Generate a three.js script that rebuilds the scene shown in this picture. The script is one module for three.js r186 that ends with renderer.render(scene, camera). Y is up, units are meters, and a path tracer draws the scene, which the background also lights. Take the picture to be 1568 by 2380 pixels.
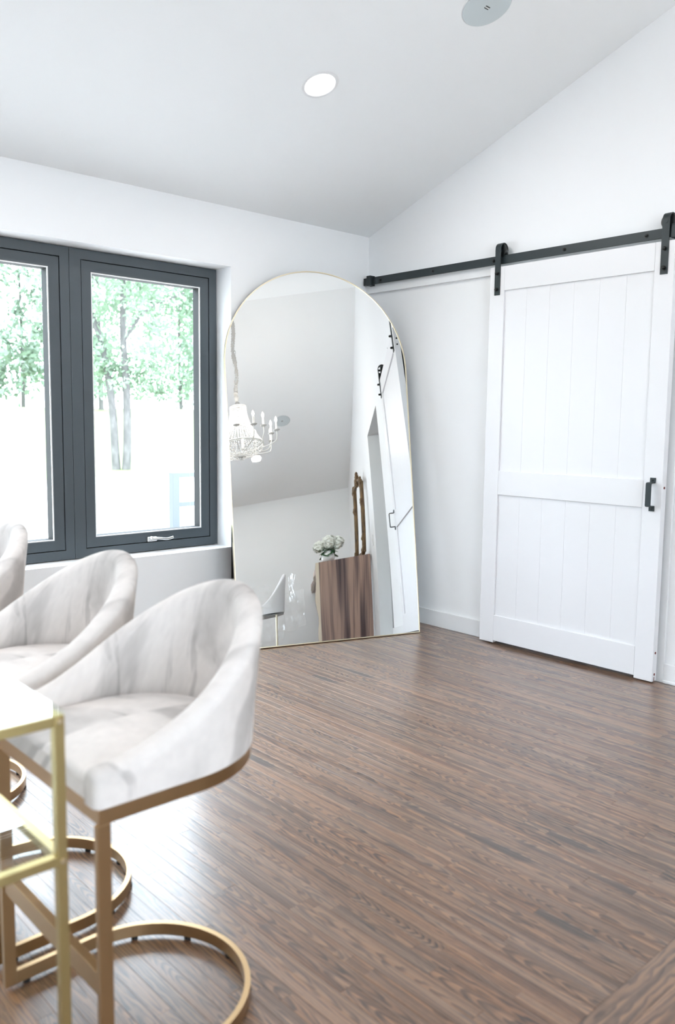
import * as THREE from 'three';
import { RoundedBoxGeometry } from 'three/addons/geometries/RoundedBoxGeometry.js';
import { mergeGeometries } from 'three/addons/utils/BufferGeometryUtils.js';
import { RectAreaLightUniformsLib } from 'three/addons/lights/RectAreaLightUniformsLib.js';
RectAreaLightUniformsLib.init();

// ------------------------------------------------------------------ camera, sky, exposure
const scene = new THREE.Scene();
const renderer = new THREE.WebGLRenderer({ antialias: true });
renderer.toneMapping = THREE.LinearToneMapping;
renderer.toneMappingExposure = 1.8;
renderer.shadowMap.enabled = true;
renderer.shadowMap.type = THREE.PCFSoftShadowMap;

const FPX = 1930.33;
const camera = new THREE.PerspectiveCamera(2 * Math.atan(1190 / FPX) * 180 / Math.PI, 1568 / 2380, 0.05, 400);
{
  const yaw = 0.7425, pitch = 0.1086, roll = 0.0118;
  const f = new THREE.Vector3(Math.sin(yaw) * Math.cos(pitch), -Math.sin(pitch), -Math.cos(yaw) * Math.cos(pitch));
  const r0 = new THREE.Vector3(Math.cos(yaw), 0, Math.sin(yaw)), u0 = new THREE.Vector3().crossVectors(r0, f);
  const r = r0.clone().multiplyScalar(Math.cos(roll)).addScaledVector(u0, Math.sin(roll));
  const u = u0.clone().multiplyScalar(Math.cos(roll)).addScaledVector(r0, -Math.sin(roll));
  camera.quaternion.setFromRotationMatrix(new THREE.Matrix4().makeBasis(r, u, f.clone().negate()));
  camera.position.set(-3.875, 1.2544, 3.9516);
  camera.focus = 5.0;
  camera.userData.fStop = 2.8;
}
scene.background = new THREE.Color().setRGB(0.835, 0.965, 1.08);
scene.backgroundIntensity = 7;
const DOWNLIGHT = 130, DOWN_COLOR = new THREE.Color().setRGB(1.0, 0.95, 0.90);

// ------------------------------------------------------------------ helpers
function rng(seed) { let s = seed | 0; return () => { s = (s + 0x6d2b79f5) | 0; let t = Math.imul(s ^ (s >>> 15), 1 | s); t = (t + Math.imul(t ^ (t >>> 7), 61 | t)) ^ t; return ((t ^ (t >>> 14)) >>> 0) / 4294967296; }; }
const PERM = (() => { const r = rng(7), p = new Float32Array(65536); for (let i = 0; i < 65536; i++) p[i] = r(); return p; })();
const hash2 = (x, y) => PERM[((x & 255) + ((y & 255) << 8)) & 65535];
function vnoise(x, y) {
  const ix = Math.floor(x), iy = Math.floor(y); let fx = x - ix, fy = y - iy;
  fx = fx * fx * (3 - 2 * fx); fy = fy * fy * (3 - 2 * fy);
  const a = hash2(ix, iy), b = hash2(ix + 1, iy), c = hash2(ix, iy + 1), d = hash2(ix + 1, iy + 1);
  return a + (b - a) * fx + (c - a) * fy + (a - b - c + d) * fx * fy;
}
const fbm = (x, y, o = 3) => { let s = 0, a = 0.5, t = 0; for (let i = 0; i < o; i++) { s += a * vnoise(x, y); t += a; x = x * 2.03 + 17.1; y = y * 2.03 + 5.7; a *= 0.5; } return s / t; };
const clamp = (v, a = 0, b = 1) => Math.min(b, Math.max(a, v));
const sstep = (a, b, v) => { const t = clamp((v - a) / (b - a)); return t * t * (3 - 2 * t); };
const lin = (r, g, b) => new THREE.Color().setRGB(r, g, b);
const taken = new Map();
function numbered(name) { const n = taken.get(name) ?? -1; taken.set(name, n + 1); return n < 0 ? name : name + '_' + String(n + 1).padStart(3, '0'); }
const shadow = (m) => { m.castShadow = true; m.receiveShadow = true; return m; };
function mesh(name, geo, mat, parent, label) { const m = shadow(new THREE.Mesh(Array.isArray(geo) ? merge(geo) : geo, mat)); m.name = parent ? name : numbered(name); (parent || scene).add(m); if (label) m.userData.label = label; return m; }
function merge(list) { const l = list.map((g) => { const h = g.index ? g.toNonIndexed() : g; for (const k of Object.keys(h.attributes)) if (!['position', 'normal', 'uv'].includes(k)) h.deleteAttribute(k); return h; }); return l.length === 1 ? l[0] : mergeGeometries(l); }
function thing(name, label, category, pos = [0, 0, 0], turn = 0, group, kind) {
  const o = new THREE.Group(); o.name = numbered(name); scene.add(o); o.position.set(...pos); o.rotation.y = turn;
  o.userData = { label, category }; if (group) o.userData.group = group; if (kind) o.userData.kind = kind; return o;
}
function tag(o, label, category, group, kind) { Object.assign(o.userData, { label, category }); if (group) o.userData.group = group; if (kind) o.userData.kind = kind; return o; }
const box = (x0, x1, y0, y1, z0, z1) => new THREE.BoxGeometry(x1 - x0, y1 - y0, z1 - z0).translate((x0 + x1) / 2, (y0 + y1) / 2, (z0 + z1) / 2);
const rbox = (x0, x1, y0, y1, z0, z1, r = 0.002, s = 2) => new RoundedBoxGeometry(x1 - x0, y1 - y0, z1 - z0, s, Math.min(r, 0.49 * Math.min(x1 - x0, y1 - y0, z1 - z0))).translate((x0 + x1) / 2, (y0 + y1) / 2, (z0 + z1) / 2);
const cyl = (r0, r1, h, n = 24) => new THREE.CylinderGeometry(r0, r1, h, n);
function tube(points, r, seg = 40, rs = 8, closed = false) { return new THREE.TubeGeometry(new THREE.CatmullRomCurve3(points.map((p) => new THREE.Vector3(...p)), closed), seg, r, rs, closed); }
const poly = (pts) => { const s = new THREE.Shape(); pts.forEach(([x, y], i) => (i ? s.lineTo(x, y) : s.moveTo(x, y))); s.closePath(); return s; };
const hole = (s, x0, x1, y0, y1) => { const h = new THREE.Path(); h.moveTo(x0, y0); h.lineTo(x1, y0); h.lineTo(x1, y1); h.lineTo(x0, y1); h.closePath(); s.holes.push(h); return s; };
const extr = (s, depth, bevel = 0, cs = 12) => new THREE.ExtrudeGeometry(s, { depth, bevelEnabled: bevel > 0, bevelSize: bevel, bevelThickness: bevel, bevelSegments: 2, curveSegments: cs, bevelOffset: -bevel });
// shape drawn in (z, y), extruded along +x from x0 over depth
const extrX = (s, x0, depth, bevel = 0) => { const g = extr(s, depth, bevel); g.applyMatrix4(new THREE.Matrix4().set(0, 0, 1, x0, 0, 1, 0, 0, 1, 0, 0, 0, 0, 0, 0, 1)); const p = g.index; flip(g); return g; };
function flip(g) { // the (z,y)->x mapping mirrors: turn the triangles round
  const at = g.attributes; const n = at.position.count;
  for (const k of Object.keys(at)) { const a = at[k], s = a.itemSize; for (let i = 0; i < n; i += 3) for (let c = 0; c < s; c++) { const t = a.array[(i + 1) * s + c]; a.array[(i + 1) * s + c] = a.array[(i + 2) * s + c]; a.array[(i + 2) * s + c] = t; } }
  g.computeVertexNormals(); return g;
}
function dataTex(w, h, fn, srgb = true) {
  const d = new Uint8Array(w * h * 4); const o = [0, 0, 0];
  for (let y = 0, i = 0; y < h; y++) for (let x = 0; x < w; x++, i += 4) { fn(x, y, o); d[i] = clamp(o[0]) * 255; d[i + 1] = clamp(o[1]) * 255; d[i + 2] = clamp(o[2]) * 255; d[i + 3] = 255; }
  const t = new THREE.DataTexture(d, w, h); t.wrapS = t.wrapT = THREE.RepeatWrapping; t.magFilter = THREE.LinearFilter; t.minFilter = THREE.LinearMipmapLinearFilter; t.generateMipmaps = true; if (srgb) t.colorSpace = THREE.SRGBColorSpace; t.needsUpdate = true; return t;
}
const std = (color, roughness = 0.6, o = {}) => new THREE.MeshPhysicalMaterial({ color, roughness, ...o });

// ------------------------------------------------------------------ materials
const paintBump = dataTex(512, 512, (x, y, o) => { const v = 0.5 + 0.5 * (fbm(x / 4, y / 4, 2) - 0.5); o[0] = o[1] = o[2] = v; }, false);
paintBump.repeat.set(2.5, 2.5);
const M = {
  wall: std(lin(0.85, 0.86, 0.87), 0.75, { bumpMap: paintBump, bumpScale: 0.0002 }),
  ceil: std(lin(0.885, 0.905, 0.915), 0.8, { bumpMap: paintBump, bumpScale: 0.0002 }),
  trim: std(lin(0.80, 0.81, 0.82), 0.4),
  door: std(lin(0.78, 0.78, 0.80), 0.38),
  frame: std(lin(0.072, 0.088, 0.10), 0.42),
  gasket: std(lin(0.006, 0.007, 0.008), 0.7),
  bead: std(lin(0.8, 0.8, 0.8), 0.4),
  pane: new THREE.MeshPhysicalMaterial({ color: 0xffffff, roughness: 0.0, transmission: 1, thickness: 0, ior: 1.5 }),
  black: std(lin(0.022, 0.032, 0.036), 0.42, { metalness: 0.2 }),
  blackDark: std(lin(0.008, 0.011, 0.012), 0.35),
  panelBlack: std(lin(0.004, 0.004, 0.005), 0.7),
  steel: std(lin(0.75, 0.75, 0.74), 0.28, { metalness: 1 }),
  brass: std(lin(0.50, 0.345, 0.19), 0.34, { metalness: 1 }),
  brassYellow: std(lin(0.56, 0.46, 0.22), 0.36, { metalness: 1 }),
  gold: std(lin(0.86, 0.77, 0.58), 0.3, { metalness: 1 }),
  mirror: std(lin(0.93, 0.945, 0.945), 0.0, { metalness: 1 }),
  rubber: std(lin(0.01, 0.01, 0.01), 0.8),
  grille: std(lin(0.60, 0.66, 0.68), 0.7),
  glass: new THREE.MeshPhysicalMaterial({ color: lin(0.975, 1, 0.99), roughness: 0.0, transmission: 1, thickness: 0, ior: 1.52 }),
  crystal: new THREE.MeshPhysicalMaterial({ color: 0xffffff, roughness: 0.02, transmission: 0.6, thickness: 0, ior: 1.6 }),
  iron: std(lin(0.62, 0.63, 0.62), 0.5),
  candle: std(lin(0.85, 0.83, 0.78), 0.5),
  lampGlow: new THREE.MeshStandardMaterial({ color: 0xffffff, emissive: lin(1, 0.96, 0.9), emissiveIntensity: 6 }),
  bulbGlow: new THREE.MeshStandardMaterial({ color: 0xffffff, emissive: lin(1, 0.94, 0.85), emissiveIntensity: 4 }),
  petal: std(lin(0.86, 0.88, 0.82), 0.8),
  leaf: std(lin(0.05, 0.13, 0.06), 0.55),
  ceramic: std(lin(0.86, 0.86, 0.86), 0.2, { clearcoat: 0.5 }),
  whiteVinyl: std(lin(0.88, 0.89, 0.91), 0.4),
  plastic: new THREE.MeshPhysicalMaterial({ color: 0xffffff, roughness: 0.12, transmission: 0.9, thickness: 0, ior: 1.45 }),
  plug: std(lin(0.16, 0.03, 0.025), 0.6),
};
// velvet: pale grey with brushed, darker patches in the nap
const velvetTex = dataTex(1024, 1024, (x, y, o) => {
  const u = x / 1024, v = y / 1024;
  const w = fbm(u * 6, v * 6, 3) * 2.2;
  const smear = sstep(0.50, 0.80, fbm(u * 7 + w * 0.7, v * 4 + w * 0.5, 4));
  const streak = sstep(0.58, 0.74, fbm(u * 34 + w * 1.5, v * 8 + w, 3));
  const k = 1 - 0.16 * smear - 0.11 * streak * sstep(0.48, 0.62, fbm(u * 5 + 9, v * 5, 2)) + 0.04 * (fbm(u * 60, v * 60, 2) - 0.5);
  o[0] = 0.895 * k; o[1] = 0.872 * k; o[2] = 0.858 * k;
});
M.velvet = std(lin(1, 1, 1), 0.9, { map: velvetTex, sheen: 0.45, sheenRoughness: 0.4, sheenColor: lin(0.9, 0.9, 0.92) });
// strip oak: 40 different strips, 1.5 m long, stacked in v
const STRIPS = 40, SL = 1.5, SW = 0.0381;
const oakTex = (() => {
  const R = rng(41), par = [];
  for (let i = 0; i < STRIPS; i++) {
    const c = R();
    par.push({ cath: c < 0.62, y0: (R() - 0.5) * 0.034, k: 0.009 + R() * 0.007, ax: (R() < 0.5 ? -1 : 1) * (5 + R() * R() * 34), fy: 70 + R() * 150, w: 0.7 + R() * 1.3, ox: R() * 200, oy: R() * 200, dark: 0.55 + R() * 0.45, hue: 0.2 + 0.6 * R(), tone: (R() - 0.5) * 0.6 });
  }
  return dataTex(2048, 2040, (x, y, o) => {
    const s = Math.min(STRIPS - 1, Math.floor(y / 51)), p = par[s], lx = x / 2048 * SL, ly = (y - s * 51) / 51 * SW - SW / 2;
    const wob = (vnoise(lx * 9 + p.ox, ly * 55 + p.oy) - 0.5) * p.w + (vnoise(lx * 30 + p.ox, ly * 190 + p.oy) - 0.5) * 0.4;
    const yy = ly - p.y0 + (vnoise(lx * 3.2 + p.oy, 3.3 + s) - 0.5) * 0.014;
    const ph = p.cath ? (yy * yy) / (p.k * p.k) + p.ax * lx + 3 * vnoise(lx * 2.3 + p.ox, s) + wob : yy * p.fy + lx * 2.2 + wob * 1.6;
    const fr = ph - Math.floor(ph);
    const ring = sstep(0.30, 0.80, fr) * (1 - sstep(0.88, 1.0, fr));
    const streak = fbm(lx * 3 + p.ox, ly * 260 + p.oy, 3) - 0.5;
    const broad = fbm(lx * 1.7 + p.oy, ly * 40 + p.ox, 2) - 0.5;
    const pore = sstep(0.62, 0.86, vnoise(lx * 40 + p.ox, ly * 2100 + p.oy)) * (0.25 + 0.75 * ring);
    const knot = sstep(0.78, 0.93, fbm(lx * 2.6 + p.oy * 3, ly * 26 + p.ox, 2));
    const t = clamp(0.18 + 0.16 * p.tone + 0.62 * ring * p.dark * (0.55 + 0.9 * (broad + 0.5)) + 0.75 * streak + 0.55 * broad + 0.22 * pore + 0.4 * knot);
    const warm = clamp(0.5 + (p.hue - 0.5) * 0.9 + broad * 1.6);   // tan to grey stain
    const lr = 0.55 + 0.05 * warm, lg = 0.425, lb = 0.335 - 0.05 * warm, dr = 0.135 + 0.055 * warm, dg = 0.115, db = 0.11 - 0.035 * warm;
    o[0] = lr + (dr - lr) * t; o[1] = lg + (dg - lg) * t; o[2] = lb + (db - lb) * t;
  });
})();
M.oak = std(lin(1, 1, 1), 0.45, { map: oakTex, vertexColors: true, clearcoat: 1.0, clearcoatRoughness: 0.24 });
const walnutTex = dataTex(1024, 1024, (x, y, o) => {
  const u = x / 1024, v = y / 1024;
  const w = (fbm(u * 3, v * 1.3, 3) - 0.5) * 0.5, uu = u + w * 0.16;
  const band = fbm(uu * 11 + 3, v * 0.8, 3), fine = fbm(uu * 60, v * 2.2, 3), lines = fbm(uu * 190, v * 3, 2);
  let t = clamp(0.42 + 2.0 * (band - 0.5) + 0.7 * (fine - 0.5) + 0.3 * (lines - 0.5));
  const sap = 1 - sstep(0.125, 0.14, u + w * 0.04);
  const r = 0.66 - 0.40 * t, g = 0.54 - 0.345 * t, b = 0.475 - 0.275 * t;
  o[0] = r + (0.86 - r) * sap; o[1] = g + (0.80 - g) * sap; o[2] = b + (0.72 - b) * sap;
});
walnutTex.repeat.set(1 / 0.72, 1 / 1.1);
M.walnut = std(lin(1, 1, 1), 0.4, { map: walnutTex, clearcoat: 0.2, clearcoatRoughness: 0.3 });
const gildTex = dataTex(256, 256, (x, y, o) => { const n = fbm(x / 14, y / 14, 3), k = 0.75 + 0.5 * (n - 0.5); const dk = sstep(0.5, 0.7, fbm(x / 30 + 8, y / 8, 3)); o[0] = 0.60 * k - 0.16 * dk; o[1] = 0.47 * k - 0.15 * dk; o[2] = 0.30 * k - 0.09 * dk; });
M.gilt = std(lin(1, 1, 1), 0.55, { map: gildTex, metalness: 0.15 });
const barkTex = dataTex(256, 256, (x, y, o) => { const k = 0.36 + 0.16 * (fbm(x / 6, y / 40, 3) - 0.5); o[0] = k; o[1] = k * 0.98; o[2] = k * 0.97; });
M.bark = std(lin(1, 1, 1), 0.9, { map: barkTex });
const lawnTex = dataTex(512, 512, (x, y, o) => { const k = 0.9 + 0.25 * (fbm(x / 9, y / 9, 4) - 0.5); o[0] = 0.50 * k; o[1] = 0.57 * k; o[2] = 0.36 * k; });
lawnTex.repeat.set(40, 40);
M.lawn = std(lin(1, 1, 1), 0.95, { map: lawnTex });
M.foliage = std(lin(0.205, 0.29, 0.20), 0.9, { transmission: 0.3, thickness: 0, side: THREE.DoubleSide });  // leaf green paled to paint in the window glare
M.foliageFar = std(lin(0.215, 0.285, 0.215), 0.9, { transmission: 0.3, thickness: 0, side: THREE.DoubleSide });  // same glare haze put into the distant leaf colour
const patioTex = dataTex(512, 512, (x, y, o) => { const k = 0.94 + 0.16 * (fbm(x / 5, y / 5, 4) - 0.5) + 0.1 * (fbm(x / 60, y / 60, 2) - 0.5); o[0] = 0.80 * k; o[1] = 0.775 * k; o[2] = 0.755 * k; });
patioTex.repeat.set(12, 5);
M.patio = std(lin(1, 1, 1), 0.85, { map: patioTex });
M.deckGrey = std(lin(0.085, 0.095, 0.105), 0.7);

// ------------------------------------------------------------------ room shell
const XL = -7.0, ZF = 7.4, EAVE = 2.438, SLOPE = 0.374, ZR = ZF / 2, RIDGE = EAVE + SLOPE * ZR, WT = 0.14;
const FX0 = -6.2, FX1 = FX0 + 4 * 0.889;                   // unseen glazed doors added opposite the windows for fill light
const WX0 = -1.089 - 4 * 0.889, WX1 = -1.089;          // window opening
{
  // window wall (z = 0), 0.26 thick, one long opening
  const s = hole(poly([[XL - 0.2, -0.05], [WT, -0.05], [WT, EAVE + 0.02], [XL - 0.2, EAVE + 0.02]]), WX0 - 0.004, WX1 + 0.004, 0.519, 2.1145);
  tag(mesh('wall_back', extr(s, 0.26).translate(0, 0, -0.26), M.wall), 'white painted wall with the dark framed windows', 'wall', null, 'structure');
  // wall with the sliding door (x = 0)
  const gable = () => poly([[-0.26, -0.05], [ZF + 0.26, -0.05], [ZF + 0.26, EAVE - SLOPE * 0.26 + 0.05], [ZR, RIDGE + 0.06], [-0.26, EAVE - SLOPE * 0.26 + 0.05]]);
  tag(mesh('wall_right', extrX(hole(gable(), 3.1, 4.12, 0, 2.25), 0, WT), M.wall), 'white gable wall behind the sliding barn door', 'wall', null, 'structure');
  tag(mesh('wall_left', extrX(gable(), XL - 0.26, 0.26), M.wall), 'plain white gable wall opposite the barn door', 'wall', null, 'structure');
  tag(mesh('wall_front', extr(hole(poly([[XL - 0.2, -0.05], [WT, -0.05], [WT, EAVE + 0.02], [XL - 0.2, EAVE + 0.02]]), FX0 - 0.004, FX1 + 0.004, 0.046, 2.1145), 0.26).translate(0, 0, ZF), M.wall), 'white wall seen in the arched mirror', 'wall', null, 'structure');
  const sl = (z0, z1) => poly([[z0, EAVE + SLOPE * (z0 < ZR ? z0 : ZF - z0)], [z1, EAVE + SLOPE * (z1 <= ZR ? z1 : ZF - z1)], [z1, EAVE + SLOPE * (z1 <= ZR ? z1 : ZF - z1) + 0.2], [z0, EAVE + SLOPE * (z0 < ZR ? z0 : ZF - z0) + 0.2]]);
  tag(mesh('ceiling', extrX(sl(-0.3, ZR), XL - 0.2, -XL + 0.2 + WT), M.ceil), 'sloping white ceiling above the windows', 'ceiling', null, 'structure');
  tag(mesh('ceiling', extrX(poly([[ZR, RIDGE], [ZF + 0.3, EAVE - SLOPE * 0.3], [ZF + 0.3, EAVE - SLOPE * 0.3 + 0.2], [ZR, RIDGE + 0.2]]), XL - 0.2, -XL + 0.2 + WT), M.ceil), 'sloping white ceiling seen in the arched mirror', 'ceiling', null, 'structure');
  // unseen closed passage added behind the doorway to keep sky light out
  tag(mesh('wall_light_block', [box(1.3, 1.4, -0.05, 2.5, 2.6, 4.6), box(WT, 1.3, -0.05, 2.5, 2.6, 2.7), box(WT, 1.3, -0.05, 2.5, 4.5, 4.6), box(WT, 1.4, 2.5, 2.6, 2.6, 4.6), box(WT, 1.4, -0.15, -0.05, 2.6, 4.6)], M.wall), 'unseen passage walls added beyond the doorway to block sky light', 'wall', null, 'structure');
  // trims on the door wall
  const trim = (name, geo, label, cat = 'trim') => tag(mesh(name, geo, M.trim), label, cat, null, 'structure');
  trim('baseboard_right', [rbox(-0.015, 0, 0, 0.097, 0.0, 2.06, 0.002), rbox(-0.015, 0, 0, 0.095, 2.118, 3.09, 0.002)], 'white baseboard along the wall behind the barn door', 'baseboard');
  trim('trim_1', rbox(-0.022, 0, 2.078, 2.17, 0.004, 2.118, 0.002), 'white header board under the black door track');
  trim('trim_2', rbox(-0.018, 0, 0, 2.078, 2.055, 2.118, 0.002), 'white upright trim board beside the barn door');
  trim('trim_3', [rbox(-0.026, -0.0155, 0, 0.016, 2.118, 3.09, 0.004)], 'thin white shoe moulding at the foot of the wall');
  trim('baseboard_back', [rbox(-6.9, -0.016, 0, 0.097, 0.0, 0.015, 0.002)], 'white baseboard under the windows', 'baseboard');
  trim('baseboard_front', [rbox(-2.6, -0.7, 0, 0.097, ZF - 0.015, ZF, 0.002)], 'white baseboard on the wall seen in the mirror', 'baseboard');
}

// ------------------------------------------------------------------ windows
function windowUnit(n, x1, withHandle, label, y0 = 0.523, pos = [0, 0, 0], turn = 0) {
  const w = 0.889, y1 = 2.1105, x0 = x1 - w;
  const g = thing('window_' + n, label, 'window', pos, turn, null, 'structure');
  const rect = (a, b, c, d) => poly([[a, c], [b, c], [b, d], [a, d]]);
  const e = 0.0008;
  mesh('window_frame', extr(hole(rect(x0 + e, x1 - e, y0, y1), x0 + 0.062, x1 - 0.050, y0 + 0.048, y1 - 0.05), 0.078, 0.0012).translate(0, 0, -0.218), M.frame, g);
  const sx0 = x0 + 0.066, sx1 = x1 - 0.054, sy0 = y0 + 0.052, sy1 = y1 - 0.054;
  mesh('sash', extr(hole(rect(sx0, sx1, sy0, sy1), sx0 + 0.052, sx1 - 0.054, sy0 + 0.052, sy1 - 0.053), 0.07, 0.001).translate(0, 0, -0.213), M.frame, g);
  mesh('gap_seal', extr(hole(rect(sx0 - 0.005, sx1 + 0.005, sy0 - 0.005, sy1 + 0.005), sx0 + 0.001, sx1 - 0.001, sy0 + 0.001, sy1 - 0.001), 0.05).translate(0, 0, -0.205), M.gasket, g);
  const bx0 = sx0 + 0.052, bx1 = sx1 - 0.054, by0 = sy0 + 0.052, by1 = sy1 - 0.053;
  mesh('glazing_bead', extr(hole(rect(bx0, bx1, by0, by1), bx0 + 0.006, bx1 - 0.006, by0 + 0.006, by1 - 0.006), 0.006).translate(0, 0, -0.150), M.bead, g, 'thin white line round the glass');
  mesh('shaded_sash_return', extr(hole(rect(bx0, bx1, by0, by1), bx0 + 0.007, bx1 - 0.007, by0 + 0.007, by1 - 0.007), 0.056).translate(0, 0, -0.207), M.gasket, g);  // near-black lining paints the shade on the inner sash return
  mesh('pane', new THREE.PlaneGeometry(bx1 - bx0, by1 - by0).translate((bx0 + bx1) / 2, (by0 + by1) / 2, -0.200), M.pane, g);
  if (withHandle) {
    const hx = (x0 + x1) / 2 + 0.005, hy = y0 + 0.064;
    const h = mesh('crank_handle', [rbox(hx - 0.032, hx + 0.03, hy - 0.012, hy + 0.016, -0.143, -0.126, 0.007, 3)], M.steel, g, 'silver folding window handle');
    mesh('lever', [tube([[hx - 0.01, hy + 0.008, -0.122], [hx + 0.03, hy + 0.006, -0.114], [hx + 0.085, hy - 0.002, -0.116], [hx + 0.125, hy + 0.004, -0.118]], 0.0075, 20, 10), new THREE.SphereGeometry(0.012, 12, 8).translate(hx - 0.01, hy + 0.008, -0.124)], M.steel, h);
  }
}
windowUnit(1, WX1, true, 'dark framed casement window with silver handle nearest the arched mirror');
windowUnit(2, WX1 - 0.889, false, 'dark framed casement window second from the arched mirror');
windowUnit(3, WX1 - 2 * 0.889, true, 'dark framed casement window third from the arched mirror');
windowUnit(4, WX1 - 3 * 0.889, false, 'dark framed casement window farthest from the arched mirror');

['nearest the walnut counter', 'second from the walnut counter', 'third from the walnut counter', 'farthest from the walnut counter'].forEach((t, i) => windowUnit(5 + i, -FX0 - (3 - i) * 0.889, false, 'added unseen glazed door for fill light opposite the windows, ' + t, 0.05, [0, 0, ZF], Math.PI));

// ------------------------------------------------------------------ floor of narrow oak strips
const ZB = 3.107;                                        // the border board across the strips
{
  const floor = thing('floor', 'dark stained oak strip floor with glossy varnish', 'floor', [0, 0, 0], 0, null, 'structure');
  mesh('subfloor', box(XL - 0.1, 0.13, -0.12, -0.0165, -0.2, ZF + 0.1), M.rubber, floor);
  const R = rng(99);
  function plank(x0, x1, z0, z1, along) {               // one strip: chamfered top and sides; uv = (metres along, strip of the texture)
    const c = 0.0005, yb = -0.017, dy = (R() - 0.5) * 0.0004, s = Math.floor(R() * STRIPS), off = R();
    const tilt = (R() - 0.5) * 0.0006;
    const P = [], U = [], C = [], tone = 0.92 + R() * 0.16, warm = (R() - 0.5) * 0.05;
    const top = (x, z) => dy + tilt * ((x - x0) / (x1 - x0) - 0.5);
    const q = (a, b, cc, d) => { for (const k of [a, b, cc, a, cc, d]) { P.push(...k); const l = along ? k[2] - z0 : k[0] - x0, v = along ? (k[0] - x0) / (x1 - x0) : (k[2] - z0) / (z1 - z0); U.push(off + l / SL, (s + 0.03 + 0.94 * v) / STRIPS); C.push(tone * (1 + warm), tone, tone * (1 - warm)); } };
    const t = [[x0 + c, top(x0, z0), z0 + c], [x0 + c, top(x0, z1), z1 - c], [x1 - c, top(x1, z1), z1 - c], [x1 - c, top(x1, z0), z0 + c]];
    const m = [[x0, dy - c, z0], [x0, dy - c, z1], [x1, dy - c, z1], [x1, dy - c, z0]], b = m.map(([x, , z]) => [x, yb, z]);
    q(t[0], t[1], t[2], t[3]);
    for (let i = 0; i < 4; i++) { const j = (i + 1) % 4; q(m[i], m[j], t[j], t[i]); q(b[i], b[j], m[j], m[i]); }
    const g = new THREE.BufferGeometry();
    g.setAttribute('position', new THREE.Float32BufferAttribute(P, 3)); g.setAttribute('uv', new THREE.Float32BufferAttribute(U, 2)); g.setAttribute('color', new THREE.Float32BufferAttribute(C, 3));
    g.computeVertexNormals(); return g;
  }
  const list = [];
  const G = 0.0001;
  for (let i = 0, x1 = 0; x1 > XL; i++, x1 -= SW) {      // strips along z up to the border board
    let z = 0; z -= R() * 0.6;
    while (z < ZB) {
      const len = 0.28 + R() * R() * 1.1, a = Math.max(z, 0), b = z + len > ZB - 0.15 ? ZB : z + len;
      if (b > a + 0.02) list.push([x1 - SW + G, x1 - G, a + G, b - G, true]);
      z = b === ZB ? ZB : z + len;
    }
  }
  for (let z = ZB, k = 0; z < ZF; k++) {                 // border board, then strips the other way
    const w = SW * 2; let x = 0 + R() * 0.8;
    while (x > XL) { const len = k === 0 ? 2.9 : 0.6 + R() * 1.3, b = Math.min(x, 0), a = Math.max(XL, x - len); if (b > a + 0.02 && z + w < ZF + 0.1) list.push([a + G, b - G, z + G, Math.min(z + w, ZF) - G, false]); x -= len; }
    z += w;
  }
  // the 300 that show largest become parts of their own
  camera.updateMatrixWorld(); camera.updateProjectionMatrix();
  const inv = new THREE.Matrix4().copy(camera.matrixWorld).invert(), v = new THREE.Vector3();
  const shown = (p) => {
    let n = 0, sc = 0;
    for (let i = 0; i < 8; i++) {
      v.set((p[0] + p[1]) / 2, 0, 0).setZ((p[2] + p[3]) / 2); if (p[4]) v.z = p[2] + (p[3] - p[2]) * (i + 0.5) / 8; else v.x = p[0] + (p[1] - p[0]) * (i + 0.5) / 8;
      v.applyMatrix4(inv); const px = 784 + FPX * v.x / -v.z, py = 1190 - FPX * v.y / -v.z;
      const hid = (px < 600 && py < 1900 && py > 1300 - 0) && px < 560;
      if (v.z < -0.1 && px > 0 && px < 1568 && py > 1400 && py < 2380 && !hid) { n++; sc += 1 / (v.z * v.z * -v.z); }
    }
    return n ? sc / 8 * (p[1] - p[0]) * (p[3] - p[2]) : 0;
  };
  const rank = list.map((p) => [shown(p), p]).sort((a, b) => b[0] - a[0]);
  const rest = [];
  rank.forEach(([a, p], i) => { const g = plank(...p); if (i < 300 && a > 0) mesh('plank', g, M.oak, floor); else rest.push(g); });
  const r = mesh('more_planks', mergeGeometries(rest), M.oak, floor); r.userData.kind = 'stuff';
}
console.log('floor done');

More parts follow.
